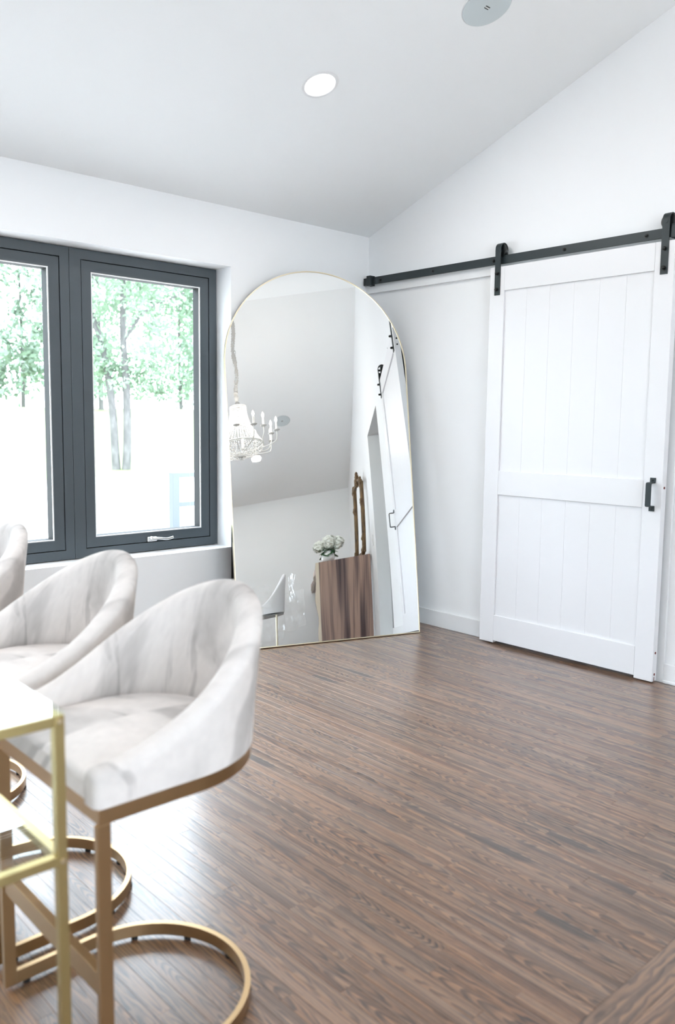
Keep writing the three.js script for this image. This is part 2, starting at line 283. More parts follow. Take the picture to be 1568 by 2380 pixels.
// ------------------------------------------------------------------ sliding barn door, its track
const DX = -0.076, DZ0 = 1.04, DZ1 = 2.0914, DY0 = 0.008, DY1 = 2.107;
function domeBolt(x, y, z, r = 0.008, len = 0.012) { // points to -x
  return [cyl(r, r, len, 6).rotateZ(Math.PI / 2).translate(x - len / 2, y, z), new THREE.SphereGeometry(r * 0.86, 12, 8).scale(0.9, 1, 1).translate(x - len, y, z), cyl(r * 1.35, r * 1.35, 0.0018, 16).rotateZ(Math.PI / 2).translate(x - 0.0009, y, z)];
}
{
  const d = thing('door_1', 'white plank sliding barn door with black handle and rollers', 'door', [0, 0, 0], 0, null, 'structure');
  const xb = DX + 0.042;
  for (let k = 0; k < 6; k++) { const a = 1.134 + k * 0.1437, b = a + 0.1437; mesh('plank', rbox(DX + 0.011, xb - 0.012, 0.1, 2.04, a + 0.00015, b - 0.00015, 0.0010), M.door, d); }
  mesh('back_panel', box(xb - 0.0115, xb, 0.06, 2.07, DZ0 + 0.05, DZ1 - 0.05), M.door, d);
  mesh('stile', rbox(DX, xb, DY0, DY1, DZ0, 1.1365, 0.0022), M.door, d); mesh('stile', rbox(DX, xb, DY0, DY1, 1.9955, DZ1, 0.0022), M.door, d);
  mesh('rail', rbox(DX, xb - 0.012, 1.977, DY1, 1.137, 1.995, 0.002), M.door, d); mesh('rail', rbox(DX, xb - 0.012, 0.857, 0.99, 1.137, 1.995, 0.002), M.door, d); mesh('rail', rbox(DX, xb - 0.012, 0.021, 0.168, 1.137, 1.995, 0.002), M.door, d);
  for (const [y, r] of [[0.857 + 0.1, 0.006], [0.150, 0.006], [0.043, 0.006]]) mesh('bolt_hole', cyl(r, r, 0.004, 14).rotateX(Math.PI / 2).translate(DX + 0.02, y, DZ1), M.plug, d, 'small dark red plug');
  for (const y of [2.03, 1.985]) mesh('bolt_hole', cyl(0.006, 0.006, 0.004, 14).rotateX(Math.PI / 2).translate(DX + 0.02, y, DZ0), M.gasket, d, 'small black hole');
  mesh('floor_groove', box(DX + 0.017, DX + 0.022, DY0, 0.03, DZ1 - 0.002, DZ1 + 0.0006), M.plug, d);
  // hangers
  for (const zc of [1.0915, 2.0435]) {
    const prof = new THREE.Shape(), th = 0.005, xf = DX - th, R = 0.034, cx = xf + R, yc = 2.204;
    prof.moveTo(xf, 1.955); prof.lineTo(xf, yc); prof.absarc(cx, yc, R, Math.PI, 0, true); prof.lineTo(cx + R, 2.176); prof.lineTo(cx + R - th, 2.176); prof.lineTo(cx + R - th, yc); prof.absarc(cx, yc, R - th, 0, Math.PI, false); prof.lineTo(xf + th, 1.955); prof.closePath();
    const st = mesh('hanger_strap', extr(prof, 0.035, 0.0006, 20).translate(0, 0, zc - 0.0175), M.black, d, 'black flat steel hanger strap');
    const wheel = [[0.004, -0.011], [0.036, -0.011], [0.037, -0.008], [0.027, -0.0035], [0.027, 0.0035], [0.037, 0.008], [0.036, 0.011], [0.004, 0.011]].map(([r, h]) => new THREE.Vector2(r, h));
    mesh('roller', new THREE.LatheGeometry(wheel, 32).rotateZ(Math.PI / 2).translate(-0.047, 2.1985, zc), M.blackDark, st, 'black grooved wheel');
    mesh('axle', [cyl(0.0085, 0.0085, 0.064, 20).rotateZ(Math.PI / 2).translate(-0.0505, 2.1945, zc), cyl(0.0095, 0.0095, 0.001, 20).rotateZ(Math.PI / 2).translate(xf - 0.0004, 2.1945, zc)], M.black, st);
    for (const y of [2.0715, 1.984]) mesh('bolt', domeBolt(xf, y, zc, 0.0085, 0.014), M.blackDark, st);
  }
  // pull handle
  const hz = 2.0445, pr = new THREE.Shape(), t = 0.005; // profile in (y, -x): bracket bent from a flat bar
  const pts = [[1.004, 0], [0.981, 0], [0.978, 0.003], [0.978, 0.036], [0.974, 0.04], [0.874, 0.04], [0.870, 0.036], [0.870, 0.003], [0.867, 0], [0.843, 0]];
  const outer = pts, inner = [[0.843, t], [0.8652, t], [0.8652, 0.037], [0.8705, 0.045], [0.9775, 0.045], [0.9828, 0.037], [0.9828, t], [1.004, t]];
  [...outer, ...inner].forEach(([y, o], i) => (i ? pr.lineTo(-o, y) : pr.moveTo(-o, y))); pr.closePath();
  const h = mesh('pull_handle', extr(pr, 0.026, 0.0008).translate(DX, 0, hz - 0.013), M.black, d, 'black bent steel pull handle');
  for (const y of [0.993, 0.854]) mesh('screw', new THREE.SphereGeometry(0.006, 14, 8).scale(0.45, 1, 1).translate(DX - t, y, hz), M.blackDark, h);
}
{
  const t = thing('barn_door_track', 'black flat steel sliding door track bolted to the wall', 'door track', [0, 0, 0]);
  mesh('track_bar', rbox(-0.051, -0.044, 2.126, 2.1715, 0.008, 2.125, 0.0012), M.black, t);
  for (const z of [0.16, 0.597, 1.043, 1.488, 1.935]) { mesh('bolt', domeBolt(-0.051, 2.149, z, 0.0075, 0.006), M.blackDark, t); mesh('standoff', cyl(0.011, 0.011, 0.022, 16).rotateZ(Math.PI / 2).translate(-0.033, 2.149, z), M.black, t); }
  for (const z of [0.072, 2.083]) mesh('end_stop', [rbox(-0.072, -0.0505, 2.118, 2.179, z - 0.018, z + 0.018, 0.002), rbox(-0.0445, -0.03, 2.118, 2.179, z - 0.018, z + 0.018, 0.002), rbox(-0.072, -0.03, 2.172, 2.181, z - 0.018, z + 0.018, 0.002)], M.black, t);
}

// ------------------------------------------------------------------ arched mirror leaning across the corner
{
  const az = -0.34124, lean = 0.15616;
  const t = new THREE.Vector3(Math.cos(az), 0, -Math.sin(az)), w = new THREE.Vector3(-Math.sin(az) * Math.sin(lean), Math.cos(lean), -Math.cos(az) * Math.sin(lean)), n = new THREE.Vector3().crossVectors(t, w);
  const o = thing('arched_mirror', 'tall arched floor mirror with thin gold frame leaning in the corner', 'mirror');
  o.quaternion.setFromRotationMatrix(new THREE.Matrix4().makeBasis(t, w, n)); o.position.set(-0.695, 0.0035, 0.5312);
  const S0 = -0.048, HW = 0.565, HS = 1.585;
  // the big thin glass is slightly bowed and twisted, as its bent reflections show
  const bend = (s, h) => { const k = Math.max(0, 1 - h / 1.6); return [-0.01057 * s * k * k - 0.00993 * h * h / 2 - 0.01793 * s * s / 2 + 0.00537 * s * h, -0.01057 * k * k - 0.01793 * s + 0.00537 * h, 0.01057 * 2 * s * k / 1.6 - 0.00993 * h + 0.00537 * s]; };
  const outline = (r, y0) => { const a = []; for (let i = 0; i < 24; i++) a.push([-r + 2 * r * i / 24, y0]); for (let i = 0; i < 40; i++) a.push([r, y0 + (HS - y0) * i / 40]); for (let i = 0; i < 72; i++) { const f = Math.PI * i / 72; a.push([r * Math.cos(f), HS + r * Math.sin(f)]); } for (let i = 0; i < 40; i++) a.push([-r, HS - (HS - y0) * i / 40]); return a.map(([x, y]) => [x + S0, y]); };
  const bent = (g, dz) => { const p = g.attributes.position; for (let i = 0; i < p.count; i++) p.setZ(i, p.getZ(i) + dz + bend(p.getX(i), p.getY(i))[0]); return g; };
  const band = (r0, r1, y0, y1, z0, z1) => { const A = outline(r0, y0), B = outline(r1, y1), m = A.length, Q = []; const quad = (a, b, c, d) => Q.push(...a, ...b, ...c, ...a, ...c, ...d); for (let i = 0; i < m; i++) { const j = (i + 1) % m, v = (p, z) => [p[0], p[1], z]; quad(v(A[i], z1), v(A[j], z1), v(B[j], z1), v(B[i], z1)); quad(v(A[i], z0), v(A[j], z0), v(A[j], z1), v(A[i], z1)); quad(v(B[j], z0), v(B[i], z0), v(B[i], z1), v(B[j], z1)); quad(v(A[j], z0), v(A[i], z0), v(B[i], z0), v(B[j], z0)); } const g = new THREE.BufferGeometry(); g.setAttribute('position', new THREE.Float32BufferAttribute(Q, 3)); bent(g, 0); g.computeVertexNormals(); return g; };
  mesh('mirror_frame', band(HW, HW - 0.005, 0, 0.005, -0.018, 0.004), M.gold, o, 'thin pale gold frame');
  const sheet = (dz, flipN) => { // grid over the arch
    const P = [], N = [], I = [], NC = 28, NRW = 110, r = HW - 0.0046, top = HS + r - 0.0006;
    for (let i = 0; i <= NRW; i++) { const h = 0.0046 + (top - 0.0046) * Math.sin(Math.PI / 2 * i / NRW), hw = h <= HS ? r : Math.sqrt(Math.max(0, r * r - (h - HS) * (h - HS))); for (let j = 0; j <= NC; j++) { const s = S0 - hw + 2 * hw * j / NC, [W, gs, gh] = bend(s, h); P.push(s, h, W + dz); const l = (flipN ? -1 : 1) / Math.hypot(gs, gh, 1); N.push(-gs * l, -gh * l, l); } }
    for (let i = 0; i < NRW; i++) for (let j = 0; j < NC; j++) { const a = i * (NC + 1) + j, b = a + 1, c = a + NC + 1, d = c + 1; flipN ? I.push(a, c, b, b, c, d) : I.push(a, b, c, b, d, c); }
    const g = new THREE.BufferGeometry(); g.setAttribute('position', new THREE.Float32BufferAttribute(P, 3)); g.setAttribute('normal', new THREE.Float32BufferAttribute(N, 3)); g.setIndex(I); return g;
  };
  mesh('mirror_glass', sheet(0, false), M.mirror, o);
  mesh('backing_board', sheet(-0.014, true), M.panelBlack, o);
  tag(mesh('black_panel', rbox(-1.0985, -0.6, 0.0005, 0.96, 0.016, 0.03, 0.001), M.panelBlack), 'flat black panel standing against the wall behind the arched mirror', 'panel');
}

// ------------------------------------------------------------------ downlights and ceiling speakers on the two slopes
const SN = Math.atan(SLOPE);
function onCeiling(o, x, z) { const near = z < ZR; o.position.set(x, EAVE + SLOPE * (near ? z : ZF - z), z); o.rotation.x = near ? -SN : SN; }
{
  const mk = (x, z, label) => {
    const o = thing('recessed_light', label, 'ceiling light', [0, 0, 0], 0, 'round downlights in the sloping ceiling'); onCeiling(o, x, z);
    mesh('trim_ring', new THREE.LatheGeometry([[0.07, 0.006], [0.071, -0.002], [0.075, -0.004], [0.086, -0.0025], [0.0885, 0.0005], [0.0885, 0.004]].map(([a, b]) => new THREE.Vector2(a, b)), 48), M.trim, o);
    mesh('lens', cyl(0.0705, 0.0705, 0.003, 40).translate(0, -0.0005, 0), M.lampGlow, o, 'glowing round lens');
    const L = new THREE.RectAreaLight(DOWN_COLOR, DOWNLIGHT, 0.11, 0.11); L.position.set(0, -0.006, 0); L.rotation.x = -Math.PI / 2; o.add(L);
  };
  const names = ['nearest the barn door', 'second from the barn door', 'third from the barn door', 'farthest from the barn door'];
  [-1.248, -2.62, -3.99, -5.36].forEach((x, i) => mk(x, 0.936, 'lit round downlight in the ceiling above the windows, ' + names[i]));
  [-1.385, -2.755, -4.125, -5.495].forEach((x, i) => mk(x, 6.36, 'lit round downlight in the ceiling opposite the windows, ' + names[i]));
  const sp = (x, z, label) => {
    const o = thing('ceiling_speaker', label, 'speaker'); onCeiling(o, x, z);
    mesh('grille', new THREE.LatheGeometry([[0.0001, -0.006], [0.104, -0.006], [0.1075, -0.0045], [0.108, 0.002]].map(([a, b]) => new THREE.Vector2(a, b)).reverse(), 64), M.grille, o, 'pale grey round grille');
    mesh('rim', new THREE.TorusGeometry(0.1095, 0.0018, 8, 64).rotateX(Math.PI / 2).translate(0, -0.001, 0), M.trim, o);
    const b = mesh('badge', [rbox(-0.0125, 0.0125, -0.0082, -0.006, -0.007, -0.003, 0.0004), rbox(-0.0125, 0.0125, -0.0082, -0.006, 0.003, 0.007, 0.0004)], M.blackDark, o, 'small dark badge with two bars');
    mesh('badge_plate', box(-0.011, 0.011, -0.0078, -0.006, -0.0028, 0.0028), M.steel, b);
  };
  sp(-0.87, 1.585, 'round grey ceiling speaker in the slope above the barn door');
  sp(-0.97, 5.68, 'round grey ceiling speaker in the opposite slope, seen in the mirror');
}

// ------------------------------------------------------------------ velvet counter stools
function dPath(r, L, n) { // D-shaped plan, open at the front (-x): points with outward normals and running length, from +z front round the back to -z front
  const a = [], S = L + Math.PI * r / 2;
  for (let i = 0; i <= n; i++) {
    const s = (i / n) * 2 * S, k = s <= S ? s : 2 * S - s, sg = s <= S ? 1 : -1;
    if (k < L) a.push({ x: -L + k, z: sg * r, nx: 0, nz: sg, e: k / S }); else { const f = (k - L) / r; a.push({ x: r * Math.sin(f), z: sg * r * Math.cos(f), nx: Math.sin(f), nz: sg * Math.cos(f), e: k / S }); }
  }
  return a;
}
function shellGeo(r, L, y0, hFront, hBack, th, flare, curve) {
  const path = dPath(r, L, 72), rings = [], CS = 10;
  const ring = (p, dx, thk, drop) => {
    const H = hFront + (hBack - hFront) * curve(p.e) - drop, hr = thk / 2, pts = [];
    const fl = (y) => flare * Math.pow(clamp((y - y0) / (hBack - y0)), 1.3) * (0.35 + 0.65 * p.e);
    const sec = [];
    const NV = 9; for (let i = 0; i <= NV; i++) sec.push([0, y0 + (H - hr - y0) * i / NV]);
    for (let i = 1; i < CS; i++) { const a = Math.PI * i / CS; sec.push([-hr + hr * Math.cos(a), H - hr + hr * Math.sin(a)]); }
    for (let i = NV; i >= 0; i--) sec.push([-thk, y0 + (H - hr - y0) * i / NV]);
    const mid = (th - thk) / 2;
    for (const [o, y] of sec) { const off = o - mid + fl(y); pts.push([p.x + dx + p.nx * off, y, p.z + p.nz * off]); }
    return pts;
  };
  const first = path[0], last = path[path.length - 1], K = 5, er = 0.016;
  for (let k = 0; k <= K; k++) { const a = Math.PI / 2 * (1 - k / K); rings.push(ring(first, -er * Math.sin(a), th - 2 * er * (1 - Math.cos(a)), er * (1 - Math.cos(a)))); }
  for (let i = 1; i < path.length - 1; i++) rings.push(ring(path[i], 0, th, 0));
  for (let k = 0; k <= K; k++) { const a = Math.PI / 2 * k / K; rings.push(ring(last, -er * Math.sin(a), th - 2 * er * (1 - Math.cos(a)), er * (1 - Math.cos(a)))); }
  const m = rings[0].length, P = [], U = [], I = [];
  let su = 0;
  rings.forEach((rg, i) => { if (i) su += Math.hypot(rg[0][0] - rings[i - 1][0][0], rg[0][2] - rings[i - 1][0][2]); let sv = 0; rg.forEach((p, j) => { if (j) sv += Math.hypot(p[0] - rg[j - 1][0], p[1] - rg[j - 1][1], p[2] - rg[j - 1][2]); P.push(...p); U.push(su / 0.9, sv / 0.9); }); });
  for (let i = 0; i < rings.length - 1; i++) for (let j = 0; j < m - 1; j++) { const a = i * m + j, b = a + 1, c = a + m, d = c + 1; I.push(a, b, c, b, d, c); }
  for (const e of [0, rings.length - 1]) { // close the front of each arm
    const base = e * m; for (let j = 0; j < Math.floor(m / 2); j++) { const a = base + j, b = base + j + 1, c = base + m - 1 - j, d = base + m - 2 - j; if (b < d || true) e ? I.push(a, b, c, b, d, c) : I.push(a, c, b, b, c, d); }
  }
  const g = new THREE.BufferGeometry(); g.setAttribute('position', new THREE.Float32BufferAttribute(P, 3)); g.setAttribute('uv', new THREE.Float32BufferAttribute(U, 2)); g.setIndex(I); g.computeVertexNormals();
  return g;
}
function dShape(r, L, cs = 24) { const s = new THREE.Shape(); s.moveTo(-L, -r); s.lineTo(0, -r); s.absarc(0, 0, r, -Math.PI / 2, Math.PI / 2, false); s.lineTo(-L, r); s.closePath(); return s; }
function cushionGeo(r, L, y0, y1, crown, edge) { // D-shaped pad with a rounded rim and a gentle crown
  const out = dShape(r, L).getSpacedPoints(110), cx = -0.03, P = [], U = [], I = [];
  const rows = [[1, 0, y0], [1, 0, y1 - edge]];
  for (let k = 1; k <= 5; k++) { const a = Math.PI / 2 * k / 5; rows.push([1, edge * (1 - Math.cos(a)), y1 - edge + edge * Math.sin(a)]); }
  for (let k = 1; k <= 8; k++) rows.push([1 - k / 8, edge, null]);
  const n = out.length;
  rows.forEach(([s, ins, y], ri) => out.forEach((p) => { const d = Math.hypot(p.x - cx, p.y) || 1, f = (1 - ins / d) * s, x = cx + (p.x - cx) * f, z = p.y * f; const yy = y ?? y1 + crown * (1 - s * s); P.push(x, yy, z); U.push(x / 0.9 + 0.3, (z + (ri < 2 ? y1 - yy : 0)) / 0.9); }));
  for (let i = 0; i < rows.length - 1; i++) for (let j = 0; j < n - 1; j++) { const a = i * n + j, b = a + 1, c = a + n, d = c + 1; I.push(a, c, b, b, c, d); }
  const g = new THREE.BufferGeometry(); g.setAttribute('position', new THREE.Float32BufferAttribute(P, 3)); g.setAttribute('uv', new THREE.Float32BufferAttribute(U, 2)); g.setIndex(I); g.computeVertexNormals(); return g;
}
function uBar(r, L, y0, y1, th) { // flat bar bent into a U lying on the floor
  const path = dPath(r, L, 80), P = [], I = [];
  for (const p of path) for (const [o, y] of [[0, y0], [0, y1], [-th, y1], [-th, y0]]) P.push([p.x + p.nx * o, y, p.z + p.nz * o]);
  const Q = []; const quad = (a, b, c, d) => Q.push(...P[a], ...P[b], ...P[c], ...P[a], ...P[c], ...P[d]);
  for (let i = 0; i < path.length - 1; i++) for (let j = 0; j < 4; j++) { const k = (j + 1) % 4; quad(i * 4 + j, i * 4 + k, (i + 1) * 4 + k, (i + 1) * 4 + j); }
  const e = (path.length - 1) * 4; quad(0, 3, 2, 1); quad(e, e + 1, e + 2, e + 3);
  const g = new THREE.BufferGeometry(); g.setAttribute('position', new THREE.Float32BufferAttribute(Q, 3)); g.setAttribute('uv', new THREE.Float32BufferAttribute(new Array(Q.length / 3 * 2).fill(0), 2)); g.computeVertexNormals(); return g;
}
const sCurve = (e) => { const t = clamp(e); return t * t * (3 - 2 * t); };
{
  const label = ['pale grey velvet counter stool with brass cantilever base at the corner of the glass table', 'pale grey velvet counter stool with brass base between two others', 'pale grey velvet counter stool with brass base nearest the windows'];
  const s = thing('counter_stool', label[0], 'stool', [-3.047, 0, 2.44], 0, 'velvet stools along the glass table');
  const r = 0.235, L = 0.208, back = mesh('barrel_back', shellGeo(r + 0.004, L - 0.012, 0.586, 0.655, 0.897, 0.055, 0.035, sCurve), M.velvet, s);
  mesh('seat_cushion', cushionGeo(r - 0.049, L - 0.004, 0.586, 0.632, 0.014, 0.016), M.velvet, s);
  mesh('seat_base', extr(dShape(r, L - 0.004), 0.0295, 0.001, 40).rotateX(-Math.PI / 2).translate(0, 0.5565, 0), M.brass, s, 'brass band under the seat');
  for (const k of [1, -1]) mesh('leg', rbox(-L, -L + 0.026, 0.0085, 0.555, k > 0 ? r - 0.013 : -r, k > 0 ? r : -r + 0.013, 0.001), M.brass, s);
  mesh('footrest', rbox(-L + 0.004, -L + 0.022, 0.232, 0.275, -r + 0.0135, r - 0.0135, 0.001), M.brass, s);
  mesh('base_loop', uBar(r, L - 0.026, 0.0085, 0.038, 0.0125), M.brass, s);
  for (const p of dPath(r - 0.006, L - 0.05, 8)) mesh('foot_pad', cyl(0.008, 0.008, 0.009, 12).translate(p.x, 0.0045, p.z), M.rubber, s);
  const place = (x, z, turn, i) => { const c = s.clone(); c.name = numbered('counter_stool'); c.position.set(x, 0, z); c.rotation.y = turn; c.userData = { ...s.userData, label: label[i] }; scene.add(c); };
  place(-3.04, 1.894, 0, 1); place(-3.02, 1.125, 0.03, 2);
}

// ------------------------------------------------------------------ brass framed glass table
{
  const t = thing('glass_table', 'gold framed glass table with two glass tiers beside the stools', 'table', [-3.335, 0, 2.735]);
  const a = 0.0165, Lz = 1.95, Lx = 0.46; // right edge at x = 0, near edge at z = 0
  for (const [x, z] of [[0, 0], [-Lx + a, 0], [0, -Lz + a], [-Lx + a, -Lz + a]]) mesh('leg', rbox(x - a, x, 0, 0.792, z - a, z, 0.001), M.brassYellow, t);
  for (const y of [0.775, 0.545]) {
    mesh('rail', rbox(-Lx + a, -a, y, y + a, -a, 0, 0.001), M.brassYellow, t); mesh('rail', rbox(-Lx + a, -a, y, y + a, -Lz, -Lz + a, 0.001), M.brassYellow, t);
    mesh('rail', rbox(-a, 0, y, y + a, -Lz + a, -a, 0.001), M.brassYellow, t); mesh('rail', rbox(-Lx, -Lx + a, y, y + a, -Lz + a, -a, 0.001), M.brassYellow, t);
  }
  for (const y of [0.783, 0.553]) mesh('screw', cyl(0.004, 0.004, 0.0015, 14).rotateX(Math.PI / 2).translate(-a / 2, y, 0.0006), M.gold, t);
  mesh('glass_top', rbox(-Lx, 0, 0.7925, 0.8005, -Lz, 0, 0.0015), M.glass, t, 'clear glass top');
  mesh('glass_shelf', rbox(-Lx + a, -a, 0.562, 0.569, -Lz + a, -a, 0.0015), M.glass, t, 'clear glass lower tier');
}
console.log('stools done');

// ------------------------------------------------------------------ what the mirror shows: counter, flowers, carved frame, wrapped stool, chandelier
{
  const c = thing('waterfall_counter', 'walnut slab counter with live edge waterfall end, seen in the mirror', 'counter', [0, 0, 4.576]);
  const edge = (y) => -0.665 + 0.012 * Math.sin(y * 7) + 0.008 * Math.sin(y * 17 + 1) + 0.02 * (1 - y);
  const s = new THREE.Shape(); s.moveTo(-0.02, 0.001); s.lineTo(-0.02, 1.005); for (let i = 0; i <= 30; i++) { const y = 1.005 - 1.004 * i / 30; s.lineTo(edge(y) - 0.02 * (1 - y) + 0.0, y); } s.closePath();
  mesh('end_slab', extr(s, 0.055, 0.002), M.walnut, c);
  const top = new THREE.Shape(); top.moveTo(-0.02, 0.0565); top.lineTo(-0.02, ZF - 4.576 - 0.002); for (let i = 30; i >= 0; i--) { const z = 0.0565 + (ZF - 4.576 - 0.0585) * i / 30; top.lineTo(-0.655 + 0.012 * Math.sin(z * 5), z); } top.closePath();
  mesh('top_slab', extr(top, 0.055, 0.002).rotateX(Math.PI / 2).translate(0, 1.005, 0), M.walnut, c);
  // vase and hydrangeas
  const vx = -0.505, vz = 4.74, vy = 1.006;
  const v = tag(mesh('vase', new THREE.LatheGeometry([[0.0, 0], [0.05, 0], [0.075, 0.03], [0.082, 0.06], [0.07, 0.1], [0.045, 0.12], [0.048, 0.13], [0.044, 0.13], [0.04, 0.118], [0.06, 0.1]].map(([a, b]) => new THREE.Vector2(a, b)), 32).translate(vx, vy, vz), M.ceramic), 'round white vase holding hydrangeas on the walnut counter', 'vase');
  const R = rng(5);
  const spots = [[-0.10, 0.20, 0.02, 0.07], [0.02, 0.235, -0.02, 0.085], [0.12, 0.215, 0.02, 0.08], [0.02, 0.20, 0.09, 0.075]];
  const which = ['beside the live edge of the walnut counter', 'rising highest in the bouquet', 'nearest the carved frame', 'at the back of the bouquet'];
  spots.forEach(([dx, dy, dz, r], i) => {
    const h = thing('hydrangea', 'white hydrangea head in the round vase, ' + which[i], 'flower', [vx, vy + 0.0, vz], 0, 'white hydrangeas in the vase');
    const pet = [];
    for (let k = 0; k < 110; k++) {
      const u = R() * 2 - 1, f = R() * 6.283, q = Math.sqrt(1 - u * u), d = new THREE.Vector3(q * Math.cos(f), u * 0.85, q * Math.sin(f));
      for (let m = 0; m < 4; m++) { const g = new THREE.CircleGeometry(0.014, 6); g.translate(0.009, 0, 0).rotateZ(m * Math.PI / 2 + k).rotateX((R() - 0.5) * 1.4); g.lookAt(d); g.translate(dx + d.x * r, dy + d.y * r, dz + d.z * r); pet.push(g); }
    }
    mesh('petals', [...pet, new THREE.SphereGeometry(r * 0.82, 16, 12).scale(1, 0.85, 1).translate(dx, dy, dz)], M.petal, h);
    mesh('stem', tube([[dx * 0.15, 0.03, dz * 0.15], [dx * 0.2, 0.13, dz * 0.2], [dx, dy - 0.03, dz]], 0.003, 10, 6), M.leaf, h);
    for (let k = 0; k < 2; k++) {
      const g = new THREE.SphereGeometry(1, 12, 8).scale(0.048, 0.004, 0.075).translate(0, 0, 0.065).rotateX(0.5).rotateY(i * 1.6 + k * 2.4 + 0.4).translate(dx * 0.5, dy - 0.075, dz * 0.5);
      mesh('leaf', g, M.leaf, h, 'dark green leaf');
    }
  });
  // carved frame leaning on the wall
  const f = thing('carved_frame', 'ornate carved gilt wooden frame leaning on the wall above the walnut counter', 'frame', [-0.075, 1.024, 4.70], 0.0);
  f.rotation.set(0, -0.07, -0.02);
  const W = 0.55, H = 0.86;
  const moulding = (z, y0, y1) => [tube([[0, y0, z], [0.004, (y0 + y1) / 2, z], [0, y1, z]], 0.025, 20, 10), tube([[-0.012, y0, z + 0.012], [-0.01, y1, z + 0.012]], 0.009, 8, 8)];
  mesh('frame_side', moulding(0, 0.03, H), M.gilt, f); mesh('frame_side', moulding(W, 0.03, H), M.gilt, f);
  mesh('frame_bottom', [tube([[0, 0.06, -0.005], [0, 0.02, 0.06], [0, 0.035, W / 2], [0, 0.02, W - 0.06], [0, 0.06, W + 0.005]], 0.021, 40, 10)], M.gilt, f);
  mesh('frame_top', [tube([[0, H - 0.02, -0.01], [0, H + 0.03, 0.06], [0, H + 0.07, W / 2], [0, H + 0.03, W - 0.06], [0, H - 0.02, W + 0.01]], 0.023, 40, 10)], M.gilt, f);
  const orn = (z, y, s) => { const g = []; for (let k = 0; k < 9; k++) g.push(new THREE.SphereGeometry(s * (0.012 + 0.012 * R()), 10, 8).scale(0.8, 1.3, 0.9).translate(-0.008 - 0.012 * R(), y + s * (R() - 0.5) * 0.09, z + s * (R() - 0.5) * 0.06)); g.push(new THREE.TorusKnotGeometry(s * 0.02, s * 0.006, 40, 6).rotateY(1.57).translate(-0.015, y, z)); return g; };
  for (const [z, y, s] of [[0, 0.2, 0.8], [0, 0.62, 0.8], [0, H, 1.1], [W, H, 1.1], [W, 0.62, 0.9], [W / 2, H + 0.09, 1.5], [0.01, 0.05, 1], [W, 0.05, 1]]) mesh('carved_ornament', orn(z, y, s), M.gilt, f);
  // switch plate
  const sw = thing('switch_plate', 'small white switch plate on the wall above the walnut counter end', 'switch', [-0.006, 1.12, 4.36]);
  mesh('plate', rbox(-0.001, 0.0055, -0.058, 0.058, -0.036, 0.036, 0.002), M.trim, sw); mesh('toggle', rbox(-0.008, -0.0005, -0.012, 0.012, -0.006, 0.006, 0.002), M.bead, sw);
}
{ // stool still in its plastic wrap
  const o = thing('white_stool', 'white bucket stool on thin gold legs, still wrapped, seen in the mirror', 'stool', [-1.27, 0, 5.0]);
  mesh('bucket_seat', shellGeo(0.225, 0.17, 0.56, 0.64, 1.0, 0.04, 0.03, (e) => Math.pow(sCurve(e), 1.5)), M.whiteVinyl, o);
  mesh('seat_pad', cushionGeo(0.188, 0.175, 0.56, 0.62, 0.012, 0.015), M.whiteVinyl, o);
  mesh('seat_plate', extr(dShape(0.215, 0.165), 0.018, 0.001, 24).rotateX(-Math.PI / 2).translate(0, 0.541, 0), M.black, o);
  for (const [x, z] of [[-0.15, 0.18], [-0.15, -0.18], [0.13, 0.14], [0.13, -0.14]]) mesh('leg', cyl(0.011, 0.009, 0.541, 14).translate(x, 0.2705, z), M.gold, o);
  for (const [x, z] of [[-0.15, 0.18], [0.13, 0.14]]) mesh('foot_rail', tube([[x, 0.2, -z], [x, 0.2, z]], 0.006, 4, 8), M.gold, o);
  const R = rng(17), wrap = (w, h, cx, cy, cz, ry, amp, sd) => {
    const g = new THREE.PlaneGeometry(w, h, 26, 26), p = g.attributes.position;
    for (let i = 0; i < p.count; i++) { const x = p.getX(i), y = p.getY(i); p.setZ(i, amp * (fbm(x * 14 + sd, y * 12, 3) - 0.5) * 2 + amp * 0.8 * Math.abs(Math.sin(x * 23 + y * 9 + sd))); p.setX(i, x * (0.75 + 0.5 * fbm(y * 6 + sd, 2, 2))); p.setY(i, y + 0.05 * (fbm(x * 9, sd, 2) - 0.5)); }
    g.rotateY(ry).translate(cx, cy, cz); g.computeVertexNormals(); return g;
  };
  const s = thing('plastic_wrap', 'crumpled clear plastic wrap hanging round the white stool', 'plastic wrap', [-1.27, 0, 5.0]);
  mesh('sheet', wrap(0.34, 0.42, 0.30, 0.56, -0.02, 0.5, 0.03, 3), M.plastic, s); mesh('sheet', wrap(0.36, 0.3, 0.02, 0.40, -0.27, 0.0, 0.03, 8), M.plastic, s);
  mesh('sheet', wrap(0.3, 0.26, -0.06, 0.75, -0.28, 0.2, 0.03, 13), M.plastic, s); mesh('sheet', wrap(0.24, 0.3, 0.31, 0.84, 0.05, 1.3, 0.02, 23), M.plastic, s);
}
